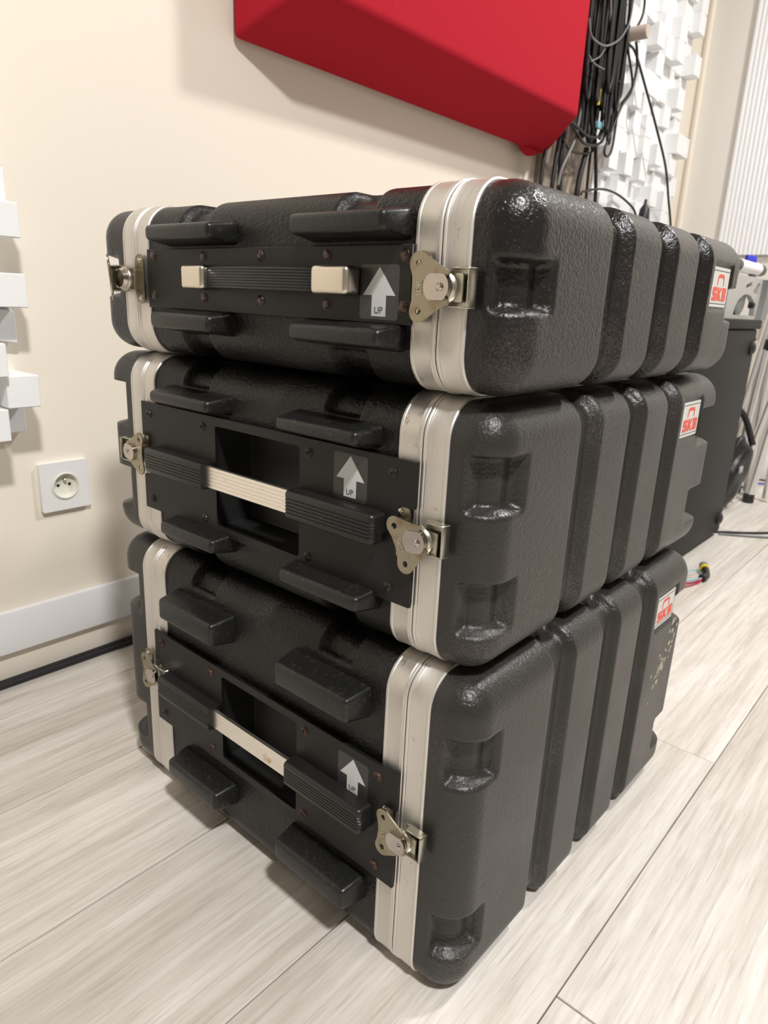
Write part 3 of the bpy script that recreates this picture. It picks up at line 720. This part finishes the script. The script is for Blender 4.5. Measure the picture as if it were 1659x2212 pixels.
# ------------------------------------------------------------------ red fabric panel on the wall
rp = empty('acoustic_panel', (1.35, wall_y, 1.05)); tag(rp, 'red fabric acoustic panel with sloping edges on the cream wall', 'panel')
org = Vector((1.35, wall_y, 1.05))
back = [(0.855, 1.118, 1.052), (1.925, 1.100, 1.045), (1.925, 1.118, 2.00), (0.855, 1.118, 2.00)]
front = [(0.893, 0.960, 1.113), (1.833, 0.960, 1.112), (1.833, 0.960, 1.94), (0.893, 0.960, 1.94)]
bm = bmesh.new()
vb = [bm.verts.new(Vector(p)-org) for p in back]; vf = [bm.verts.new(Vector(p)-org) for p in front]
bm.faces.new(vb); bm.faces.new(vf)
for i in range(4): bm.faces.new((vb[i], vb[(i+1) % 4], vf[(i+1) % 4], vf[i]))
bmesh.ops.recalc_face_normals(bm, faces=bm.faces)
bmesh.ops.bevel(bm, geom=[e for e in bm.edges], offset=0.012, segments=5, affect='EDGES', profile=0.5)
obj('fabric_cover', bm, MT['red'], rp, ang=1.2)
bm = bmesh.new(); add_tube(bm, [Vector((1.785, 1.100, 1.052))-org, Vector((1.815, 1.098, 1.046))-org, Vector((1.84, 1.096, 1.044))-org, Vector((1.875, 1.092, 1.050))-org], lambda t: 0.004+0.009*math.sin(math.pi*t), 10)
obj('fabric_fold', bm, MT['red'], rp, ang=1.2)

# ------------------------------------------------------------------ block diffusers
def block_mesh(w_, h_, d_, slant=0.0):
    bm = bmesh.new(); add_box(bm, (0, -d_/2, 0), (w_, d_, h_), 0.0012, 1)
    if slant:
        for v in bm.verts:
            if v.co.y < -d_*0.6: v.co.z -= slant*(v.co.x/w_+0.5)
    return bm
def diffuser(label, x0, z0, pw, ph, depths, seed, short=0.0):
    df = empty('block_diffuser', (x0, wall_y, z0)); tag(df, label, 'diffuser')
    nr, nc = len(depths), len(depths[0])
    bm = bmesh.new(); add_box(bm, ((nc*pw-short)/2, -0.006, nr*ph/2), (nc*pw-0.01-short, 0.012, nr*ph-0.01)); obj('backing_board', bm, MT['eps'], df)
    rnd = random.Random(seed)
    for i in range(nr):
        for j in range(nc):
            d = depths[i][j]
            if d <= 0.014: continue
            bm = block_mesh(pw-0.0006, ph-0.0006, d, rnd.choice((0, 0, 0, 0.006)))
            o = obj('block', bm, MT['eps'], df, loc=((j+0.5)*pw, 0, (i+0.5)*ph), ang=0.4)
    return df
# left one: only its right-hand columns reach into view; rows are listed from the bottom
dl = [[.05, .08, .02], [.06, .05, .08], [.03, .095, 0], [.06, .04, .02], [.04, .05, .07], [.07, .03, 0], [.03, .05, .067], [.05, .06, .033],
      [.07, .03, 0], [.04, .04, 0], [.03, .05, 0], [.06, .03, 0], [.05, .055, 0], [.04, .06, 0], [.06, .04, .03]]
diffuser('white polystyrene block diffuser at the left edge above the socket', 0.446-3*0.0463, 0.4165, 0.0463, 0.0463, dl, 3, 0.055)
rnd = random.Random(11)
dr = [[rnd.choice((0.015, 0.03, 0.045, 0.06, 0.078)) for _ in range(11)] for _ in range(13)]
for r_ in dr: r_[-1] = rnd.choice((0.012, 0.03, 0.05, 0.07, 0.075))
diffuser('white polystyrene block diffuser beside the hanging cables', 2.235, 0.93, 0.0600, 0.066, dr, 5)

# ------------------------------------------------------------------ wooden cable hanger with its cables
hg = empty('cable_hanger', (2.1, wall_y, 0.60)); tag(hg, 'weathered wooden cable hanger with a round peg beside the red panel', 'hanger')
def hp(x, y, z): return (x-2.1, y-wall_y, z-0.60)
box('upright_board', hp(2.135, 1.110, 1.25), (0.170, 0.03, 1.30), MT['pine'], hg, bev=0.002)
box('upright_board', hp(1.970, 1.114, 1.25), (0.090, 0.024, 1.30), MT['pine'], hg, bev=0.002)
for px, pz in ((2.165, 1.392), (2.05, 1.63)):
    bm = bmesh.new(); add_lathe(bm, [(0.018, 0), (0.018, 0.145), (0.0165, 0.1475)], 20, frame(hp(px, 1.096, pz), (1, 0, 0), (0, 0, 1), (0, -1, 0)))
    obj('peg', bm, MT['dowel'], hg, ang=0.6)
CB = {
 'gray1': ([(2.009, 1.0, 1.461), (2.04, 1.0, 1.349), (2.051, 1.0, 1.278), (2.054, 1.0, 1.212), (2.057, 1.0, 1.176)], 0.0035, 'cable_grey', 'straight grey cable hanging in front of the black bundle'),
 'loop2': ([(1.879, 0.985, 1.348), (1.896, 0.985, 1.319), (1.929, 0.985, 1.311), (1.99, 0.985, 1.316), (2.061, 0.985, 1.348), (2.106, 0.985, 1.39), (2.118, 0.985, 1.417), (2.121, 0.985, 1.46), (2.113, 0.985, 1.501)], 0.0028, 'cable_grey', 'thin grey cable in a wide loop below the peg'),
 'white3': ([(1.909, 0.99, 1.274), (1.948, 0.99, 1.264), (2.006, 0.99, 1.265)], 0.0022, 'cable_grey', 'short thin grey cable end crossing the bundle low'),
 'white3b': ([(1.923, 0.99, 1.264), (1.97, 0.99, 1.286), (1.999, 0.99, 1.314)], 0.0022, 'cable_grey', 'short thin grey cable end rising across the bundle'),
 'edge4': ([(1.968, 1.03, 1.36), (1.985, 1.03, 1.285), (1.988, 1.03, 1.225), (1.974, 1.03, 1.152), (1.962, 1.03, 1.094), (1.928, 1.03, 1.042), (1.902, 1.03, 1.004), (1.891, 1.03, 0.963)], 0.0042, 'cable_grey', 'grey cable following the edge of the red panel downward'),
 'loopA': ([(2.261, 1.02, 1.555), (2.274, 1.02, 1.513), (2.272, 1.02, 1.472), (2.229, 1.02, 1.422), (2.178, 1.02, 1.395)], 0.0035, 'cable', 'black cable curving in front of the peg from the upper right'),
 'loopB': ([(2.251, 1.02, 1.401), (2.266, 1.02, 1.379), (2.28, 1.02, 1.333), (2.259, 1.02, 1.276), (2.189, 1.02, 1.215), (2.121, 1.02, 1.155), (2.09, 1.02, 1.113)], 0.0042, 'cable', 'black cable sweeping left from under the peg into the bundle'),
 'loopC': ([(2.146, 1.0, 1.369), (2.163, 1.0, 1.35), (2.222, 1.0, 1.272), (2.166, 1.0, 1.211), (2.113, 1.0, 1.127), (2.09, 1.0, 1.081), (2.107, 1.0, 1.068), (2.134, 1.0, 1.085), (2.142, 1.0, 1.139), (2.137, 1.0, 1.192), (2.096, 1.0, 1.254), (2.077, 1.0, 1.329)], 0.0035, 'cable', 'black cable ending in a narrow hanging loop right of the bundle'),
 'longD': ([(2.283, 1.06, 1.41), (2.298, 1.04, 1.389), (2.356, 1.02, 1.31), (2.45, 1.00, 1.201), (2.539, 0.99, 1.108), (2.611, 0.99, 1.013), (2.675, 0.99, 0.921), (2.727, 1.0, 0.829)], 0.0038, 'cable', 'long black cable slanting down across the white diffuser'),
 'loopE': ([(1.857, 1.02, 1.126), (1.905, 1.02, 1.116), (1.945, 1.02, 1.103), (1.999, 1.02, 1.085), (2.077, 1.02, 1.095), (2.118, 1.02, 1.123), (2.131, 1.02, 1.181)], 0.0042, 'cable', 'black cable in the lowest sagging loop under the bundle'),
 'loopE2': ([(1.867, 1.015, 1.122), (1.91, 1.015, 1.118), (1.948, 1.015, 1.112), (2.003, 1.015, 1.104), (2.066, 1.015, 1.113), (2.089, 1.015, 1.14)], 0.0042, 'cable', 'black cable in the upper of two sagging loops under the bundle'),
 'loopF': ([(1.91, 1.04, 1.082), (1.948, 1.04, 1.064), (2.011, 1.04, 1.063), (2.082, 1.04, 1.077)], 0.0032, 'cable', 'thin black cable sagging across the wooden board'),
 'arcG': ([(2.034, 1.03, 0.958), (2.052, 1.03, 0.969), (2.173, 1.03, 0.991), (2.29, 1.03, 0.99), (2.409, 1.03, 0.968), (2.455, 1.03, 0.942)], 0.0036, 'cable', 'black cable arching low across the foot of the diffuser'),
 'downH': ([(1.879, 1.07, 1.051), (1.872, 1.07, 1.036), (1.865, 1.07, 0.975), (1.867, 1.07, 0.938)], 0.0055, 'cable', 'thick black cable hanging below the corner of the red panel'),
 'downI': ([(1.921, 1.05, 1.15), (1.904, 1.05, 1.044), (1.895, 1.05, 0.97), (1.896, 1.05, 0.929)], 0.0065, 'cable', 'thick black cable hanging leftmost on the wooden board'),
 'downJ': ([(1.930, 1.045, 1.15), (1.92, 1.045, 1.038), (1.928, 1.045, 0.975), (1.935, 1.045, 0.934)], 0.0075, 'cable', 'thick black cable hanging second on the wooden board'),
 'downK': ([(2.097, 1.04, 1.129), (2.121, 1.04, 1.071), (2.145, 1.04, 0.993), (2.155, 1.04, 0.93)], 0.0055, 'cable', 'black cable hanging at the right edge of the wooden board'),
 'downL': ([(2.078, 1.05, 1.089), (2.072, 1.05, 1.068), (2.056, 1.05, 1.018), (2.048, 1.05, 0.972), (2.048, 1.05, 0.93)], 0.0085, 'cable', 'thickest black cable hanging in the middle of the wooden board'),
 'downM': ([(2.125, 1.06, 1.089), (2.125, 1.06, 1.039), (2.130, 1.06, 0.95)], 0.0045, 'cable', 'thin black cable hanging between the two thickest ones'),
}
for k_, (pts, r_, m_, lab) in CB.items():
    tag(tube('hanging_cable', pts, r_, MT[m_], n=8), lab, 'cable', 'cables on the wooden hanger')
rnd = random.Random(2)
# the dense bundle: tall loops slung over the pegs
bundle = [(rnd.uniform(1.955, 2.125), rnd.choice((1.10, 1.13, 1.16, 1.19, 1.22, 1.26)), rnd.uniform(0.018, 0.045)) for _ in range(30)] + [(2.14, 1.20, .035), (2.165, 1.30, .035), (2.12, 1.26, .045), (2.15, 1.23, .03)]
BLAB = {0: 'black cable in a tall loop, reaching lowest in the dense hanging bundle', 30: 'black cable loop slung over the peg, rightmost but one of the bundle', 31: 'short black cable loop just under the round peg, rightmost of the bundle'}
for i, (xc, zbot, wd) in enumerate(bundle):
    yy = 1.060-0.0075*(i % 9)-rnd.uniform(0, 0.008)
    px, top = (2.165, 1.412) if i >= 30 else (2.05, 1.652)
    if i == 0: zbot = 1.085
    pts = [(px-0.004, yy, top+0.006), (px-0.022, yy, top-0.01), (xc-wd*0.6, yy, (top+zbot)/2+0.03), (xc-wd*0.45, yy-0.004, zbot+0.06), (xc-wd*0.2, yy-0.006, zbot+0.008), (xc+wd*0.2, yy-0.006, zbot+0.008),
           (xc+wd*0.45, yy-0.004, zbot+0.06), (xc+wd*0.6, yy-0.002, (top+zbot)/2+0.02), (px+0.022, yy, top-0.01), (px+0.004, yy, top+0.006)]
    pts = [(a+rnd.uniform(-.005, .005), b, c) for a, b, c in pts]
    tag(tube('hanging_cable', pts, rnd.choice((0.0042, 0.0048, 0.0056)), MT['cable_bundle'], n=7, k=5), BLAB.get(i, 'black cable slung in a tall loop inside the dense dark bundle beside the red panel'), 'cable', 'cables in the dense bundle')
# small marks among the cables
tp = box('cable_tag', (2.052, 1.008, 1.140), (0.028, 0.010, 0.018), MT['cyan'], bev=0.003); tag(tp, 'light blue tape tag wrapped round the lower bundle', 'tape')
yt = box('cable_tag', (2.023, 1.005, 1.205), (0.012, 0.008, 0.042), MT['yellow'], bev=0.003); tag(yt, 'small yellow tag among the hanging black cables', 'tag')
pg = empty('cable_plug', (2.165, 1.015, 1.24)); tag(pg, 'silver plug hanging from a black cable at the right of the bundle', 'plug')
bm = bmesh.new(); add_lathe(bm, [(0.004, -0.075), (0.007, -0.072), (0.007, -0.035), (0.0095, -0.033), (0.0095, 0.02), (0.0085, 0.022)], 14); obj('plug_barrel', bm, MT['keeper'], pg, ang=0.5)
bm = bmesh.new(); add_lathe(bm, [(0.0095, 0.022), (0.0085, 0.06), (0.0045, 0.085), (0.004, 0.16)], 14); obj('strain_relief', bm, MT['cable'], pg, ang=0.5)
p2 = empty('cable_plug', (2.44, 1.0, 0.92)); tag(p2, 'black moulded plug at the foot of the white diffuser', 'plug')
bm = bmesh.new(); add_lathe(bm, [(0.004, 0.075), (0.006, 0.06), (0.016, 0.045), (0.020, 0.0), (0.018, -0.05)], 14); obj('plug_body', bm, MT['cable'], p2, ang=0.6)

# ------------------------------------------------------------------ far wall: blind, casing, corner pipe
bl = empty('vertical_blind', (right_x, 0.92, 1.6)); tag(bl, 'white vertical slat blind at the right edge of the far wall', 'blind')
for i in range(14):
    y = 0.968-0.008-i*0.0165
    if y < 0.73: break
    bm = bmesh.new(); add_prism(bm, [(-0.0083, 0.0), (-0.003, 0.004), (0.003, 0.004), (0.0083, 0.0), (0.003, 0.002), (-0.003, 0.002)], 0.875-1.6, 2.30-1.6, frame((-0.016, y-0.92, 0), (0, 1, 0), (-1, 0, 0), (0, 0, 1)))
    obj('slat', bm, MT['blind'], bl, ang=0.5)
box('head_rail', (-0.016, -0.07, 0.72), (0.03, 0.26, 0.04), MT['blind'], bl, bev=0.003)
box('backing_panel', (-0.004, -0.07, 0.0), (0.007, 0.25, 1.44), MT['blind'], bl)
wc = box('window_casing', (right_x-0.012, 0.47, 1.4), (0.024, 0.53, 1.62), MT['wall_pale'], bev=0.004); wc.name = 'trim_1'; tag(wc, kind='structure')
pp = tube('corner_pipe', [(3.075, 1.105, 0.0), (3.075, 1.105, 2.5)], 0.010, MT['wall'], smooth=False, n=12); tag(pp, 'cream painted pipe running up beside the room corner', 'pipe')

# ------------------------------------------------------------------ black cabinet behind the stack
cb = empty('equipment_cabinet', (1.94, 0.78, 0)); tag(cb, 'black equipment cabinet standing on the floor behind the stack of cases', 'cabinet')
def cp_(x, y, z): return (x-1.94, y-0.78, z)
box('carcass', cp_(1.945, 0.77, 0.3100), (0.51, 0.48, 0.592), MT['cab'], cb, bev=0.006, seg=3)
box('top_panel', cp_(1.945, 0.77, 0.6190), (0.524, 0.494, 0.025), MT['cab'], cb, bev=0.005, seg=3)
for x in (1.73, 2.16):
    for y in (0.56, 0.98):
        bm = bmesh.new(); add_lathe(bm, [(0.016, 0.0005), (0.018, 0.004), (0.018, 0.016)], 16, Matrix.Translation(cp_(x, y, 0))); obj('foot', bm, MT['cable'], cb)
for z in (0.555, 0.06):
    bm = bmesh.new(); add_lathe(bm, [(0.019, 0), (0.019, 0.004), (0.012, 0.010), (0.006, 0.012), (0, 0.012)], 16, frame(cp_(2.165, 0.53, z), (1, 0, 0), (0, 0, 1), (0, -1, 0)))
    kb = obj('corner_bumper', bm, MT['cable'], cb)
    bm = bmesh.new(); add_lathe(bm, [(0.004, 0.0), (0.004, 0.004), (0, 0.005)], 10, frame(cp_(2.19, 0.53, z+0.025), (1, 0, 0), (0, 0, 1), (0, -1, 0))); obj('screw', bm, MT['keeper'], cb)

# ------------------------------------------------------------------ grey cable reel on the cabinet
rl = empty('cable_reel', (2.22, 0.70, 0.6317)); tag(rl, 'grey plastic cable reel frame with a tube handle standing on the black cabinet', 'reel')
Fr = frame((-0.03, -0.12, 0.0), (1, 0, 0), (0, 0, 1), (0, -1, 0))
# flange: a plate with a straight foot, curved flank and cut-outs
flank = [(-0.20, 0.0), (0.150, 0.0), (0.166, 0.026), (0.172, 0.060), (0.171, 0.085), (0.164, 0.108), (0.08, 0.113), (-0.02, 0.113), (-0.14, 0.11), (-0.20, 0.095)]
def arch(cx, w_, z0_, h_, n=9): return [(cx+w_*math.cos(math.pi*i/(n-1)), z0_+h_*math.sin(math.pi*i/(n-1))) for i in range(n)]
holes = [arch(-0.02, 0.105, 0.010, 0.056), [(0.030, 0.074), (0.074, 0.100), (0.088, 0.098), (0.084, 0.070), (0.050, 0.068)], [(-0.060, 0.086), (0.008, 0.100), (0.008, 0.088), (-0.03, 0.078)]]
for nm, y_off, mm in (('side_frame', 0.0, 'greypale'), ('side_frame', 0.13, 'greypale')):
    bm = bmesh.new(); add_prism(bm, flank, 0.0, 0.014, Fr @ Matrix.Translation((0, 0, -y_off)), holes=holes); obj(nm, bm, MT[mm], rl, ang=0.5)
bm = bmesh.new(); add_prism(bm, [(0.098, 0.0), (0.154, 0.0), (0.171, 0.026), (0.178, 0.060), (0.176, 0.087), (0.169, 0.110), (0.112, 0.110), (0.114, 0.07), (0.108, 0.03)], 0.014, 0.030, Fr); obj('end_guard', bm, MT['greyplastic'], rl, ang=0.5)
bm = bmesh.new(); add_lathe(bm, [(0.044, -0.115), (0.044, 0.0), (0.036, 0.004), (0.02, 0.006), (0, 0.006)], 28, Fr @ Matrix.Translation((-0.02, 0.050, -0.002))); obj('drum', bm, MT['greyplastic'], rl, ang=0.6)
bm = bmesh.new(); add_lathe(bm, [(0.009, 0.0), (0.009, 0.012), (0.005, 0.016), (0, 0.016)], 12, Fr @ Matrix.Translation((0.02, 0.038, 0.012))); obj('crank_knob', bm, MT['cable'], rl)
# tube handle, label and blue stud
bm = bmesh.new(); add_lathe(bm, [(0.0, -0.26), (0.012, -0.255), (0.016, -0.245), (0.016, 0.128), (0.013, 0.139), (0.006, 0.145), (0, 0.146)], 20, frame((-0.03, -0.119, 0.136), (0, 1, 0), (0, 0, 1), (1, 0, 0))); hnd = obj('tube_handle', bm, MT['darkgrey'], rl, ang=0.6)
bm = bmesh.new(); add_tube(bm, [(-0.14, -0.119, 0.1365), (0.055, -0.119, 0.1365)], 0.0168, 20, smooth=False); obj('handle_label', bm, MT['white'], hnd)
bm = bmesh.new()
for i in range(3): add_lathe(bm, [(0.010, 0.0), (0.010, 0.014), (0.008, 0.018)], 12, Matrix.Translation((-0.045+i*0.022, -0.119, 0.150)))
obj('blue_stud', bm, MT['blue'], hnd)
for x in (-0.15, 0.02): box('handle_post', (x, -0.119, 0.117), (0.04, 0.012, 0.020), MT['darkgrey'], rl, bev=0.002)

# ------------------------------------------------------------------ folded chrome stands and black bag
def stand(x, y, lean, lab, rband=False):
    st = empty('folding_stand', (x, y, 0)); tag(st, lab, 'stand', 'folded chrome stands')
    dx, dy = lean
    top = 0.80
    for k, (ox, oy) in enumerate(((0, 0), (0.026, -0.020), (-0.024, 0.018))):
        tube('tube_leg', [(ox*2.2, oy*2.2, 0.012), (dx*0.5+ox, dy*0.5+oy, top*0.5), (dx+ox*0.5, dy+oy*0.5, top-0.05*k)], 0.0165-0.003*k, MT['chrome'], st, n=10)
    bm = bmesh.new(); add_lathe(bm, [(0.018, 0.0004), (0.020, 0.004), (0.019, 0.03), (0.016, 0.034)], 12); obj('rubber_foot', bm, MT['cable'], st)
    if rband:
        box('tape_band', (dx*0.84, dy*0.84, 0.655), (0.03, 0.03, 0.028), MT['logo_red'], st, bev=0.008)
    box('collar', (dx*0.7, dy*0.7, 0.55), (0.034, 0.034, 0.045), MT['cable'], st, bev=0.009, seg=3)
    return st
stand(2.76, 0.655, (0.01, -0.035), 'folded chrome stand with a red tape band at the right edge', True)
stand(2.84, 0.655, (0.03, -0.02), 'folded chrome stand leaning behind the red-banded one')
stand(2.70, 0.575, (0.02, -0.06), 'folded chrome stand nearest the black bag')
bg = empty('black_bag', (2.555, 0.625, 0.0)); tag(bg, 'black soft bag slumped on the floor beside the chrome stands', 'bag')
bm = bmesh.new(); bmesh.ops.create_icosphere(bm, subdivisions=4, radius=1.0)
for v in bm.verts:
    c = v.co.copy(); k = 1+0.10*math.sin(c.x*5+c.z*4)+0.07*math.sin(c.y*9+1+c.z*6)
    v.co = Vector((c.x*0.085*k, c.y*0.062*k, max(0.004, 0.125+c.z*0.125*k - 0.03*c.y)))
obj('bag_body', bm, MT['cable'], bg, ang=1.5)
tube('bag_strap', [(-0.02, 0.02, 0.20), (0.0, 0.028, 0.27), (0.03, 0.02, 0.335), (0.05, -0.01, 0.31), (0.055, -0.05, 0.22)], 0.011, MT['cable'], bg, n=8)
box('bag_tag', (-0.050, -0.052, 0.150), (0.034, 0.006, 0.022), MT['greypale'], bg, bev=0.002, mtx=None)

# ------------------------------------------------------------------ floor cables at right and the small connector
for pts, r_, m_, lab in (
    ([(2.21, 0.545, 0.004), (2.30, 0.45, 0.004), (2.42, 0.36, 0.004), (2.62, 0.22, 0.004), (2.9, 0.05, 0.004)], 0.0036, 'cable', 'black cable on the floor leaving the foot of the cabinet'),
    ([(2.20, 0.53, 0.0035), (2.26, 0.44, 0.0035), (2.33, 0.36, 0.0035), (2.47, 0.22, 0.0035), (2.7, 0.0, 0.0035)], 0.0032, 'cable_grey', 'dark grey cable on the floor nearest the cabinet corner'),
    ([(2.55, 0.80, 0.0035), (2.827, 0.682, 0.0035), (2.95, 0.645, 0.0035), (3.06, 0.600, 0.0035), (3.10, 0.35, 0.0035)], 0.0032, 'cable_blue', 'blue cable on the floor beyond the cabinet'),
    ([(2.75, 0.86, 0.0035), (2.96, 0.745, 0.0035), (3.07, 0.690, 0.0035), (3.13, 0.60, 0.0035), (3.13, 0.2, 0.0035)], 0.0032, 'cable', 'black cable on the floor beyond the blue one')):
    tag(tube('floor_cable', pts, r_, MT[m_], n=8), lab, 'cable', 'cables on the floor behind the stack')
cn = empty('wired_connector', (1.79, 0.453, 0.0)); tag(cn, 'small black connector with a yellow ring and thin wires on the floor', 'connector')
def cq(x, y, z): return (x-1.79, y-0.453, z)
bm = bmesh.new(); add_tube(bm, [cq(1.752, 0.440, 0.010), cq(1.775, 0.438, 0.011), cq(1.800, 0.446, 0.012), cq(1.812, 0.452, 0.013)], 0.0095, 12); obj('connector_boot', bm, MT['cable'], cn)
bm = bmesh.new(); add_tube(bm, [cq(1.812, 0.452, 0.013), cq(1.824, 0.457, 0.013)], 0.0118, 14, smooth=False); obj('yellow_ring', bm, MT['yellow'], cn, ang=0.6)
bm = bmesh.new(); add_tube(bm, [cq(1.824, 0.457, 0.013), cq(1.842, 0.464, 0.013)], 0.0115, 14, smooth=False); obj('connector_shell', bm, MT['greyplastic'], cn, ang=0.6)
for dz, dy, m_, nm in ((0.004, 0.0, 'redwire', 'wire'), (0.007, 0.006, 'cyan', 'wire'), (0.0025, -0.006, 'redwire', 'wire')):
    tube(nm, [cq(1.752, 0.440, 0.010), cq(1.735, 0.447+dy, dz), cq(1.70, 0.462+dy*2, dz), cq(1.64, 0.49+dy*3, dz)], 0.0021, MT[m_], cn, n=6)
tube('wire', [cq(1.775, 0.447, 0.012), cq(1.765, 0.462, 0.022), cq(1.735, 0.475, 0.020), cq(1.69, 0.48, 0.005)], 0.0016, MT['cyan'], cn, n=6)
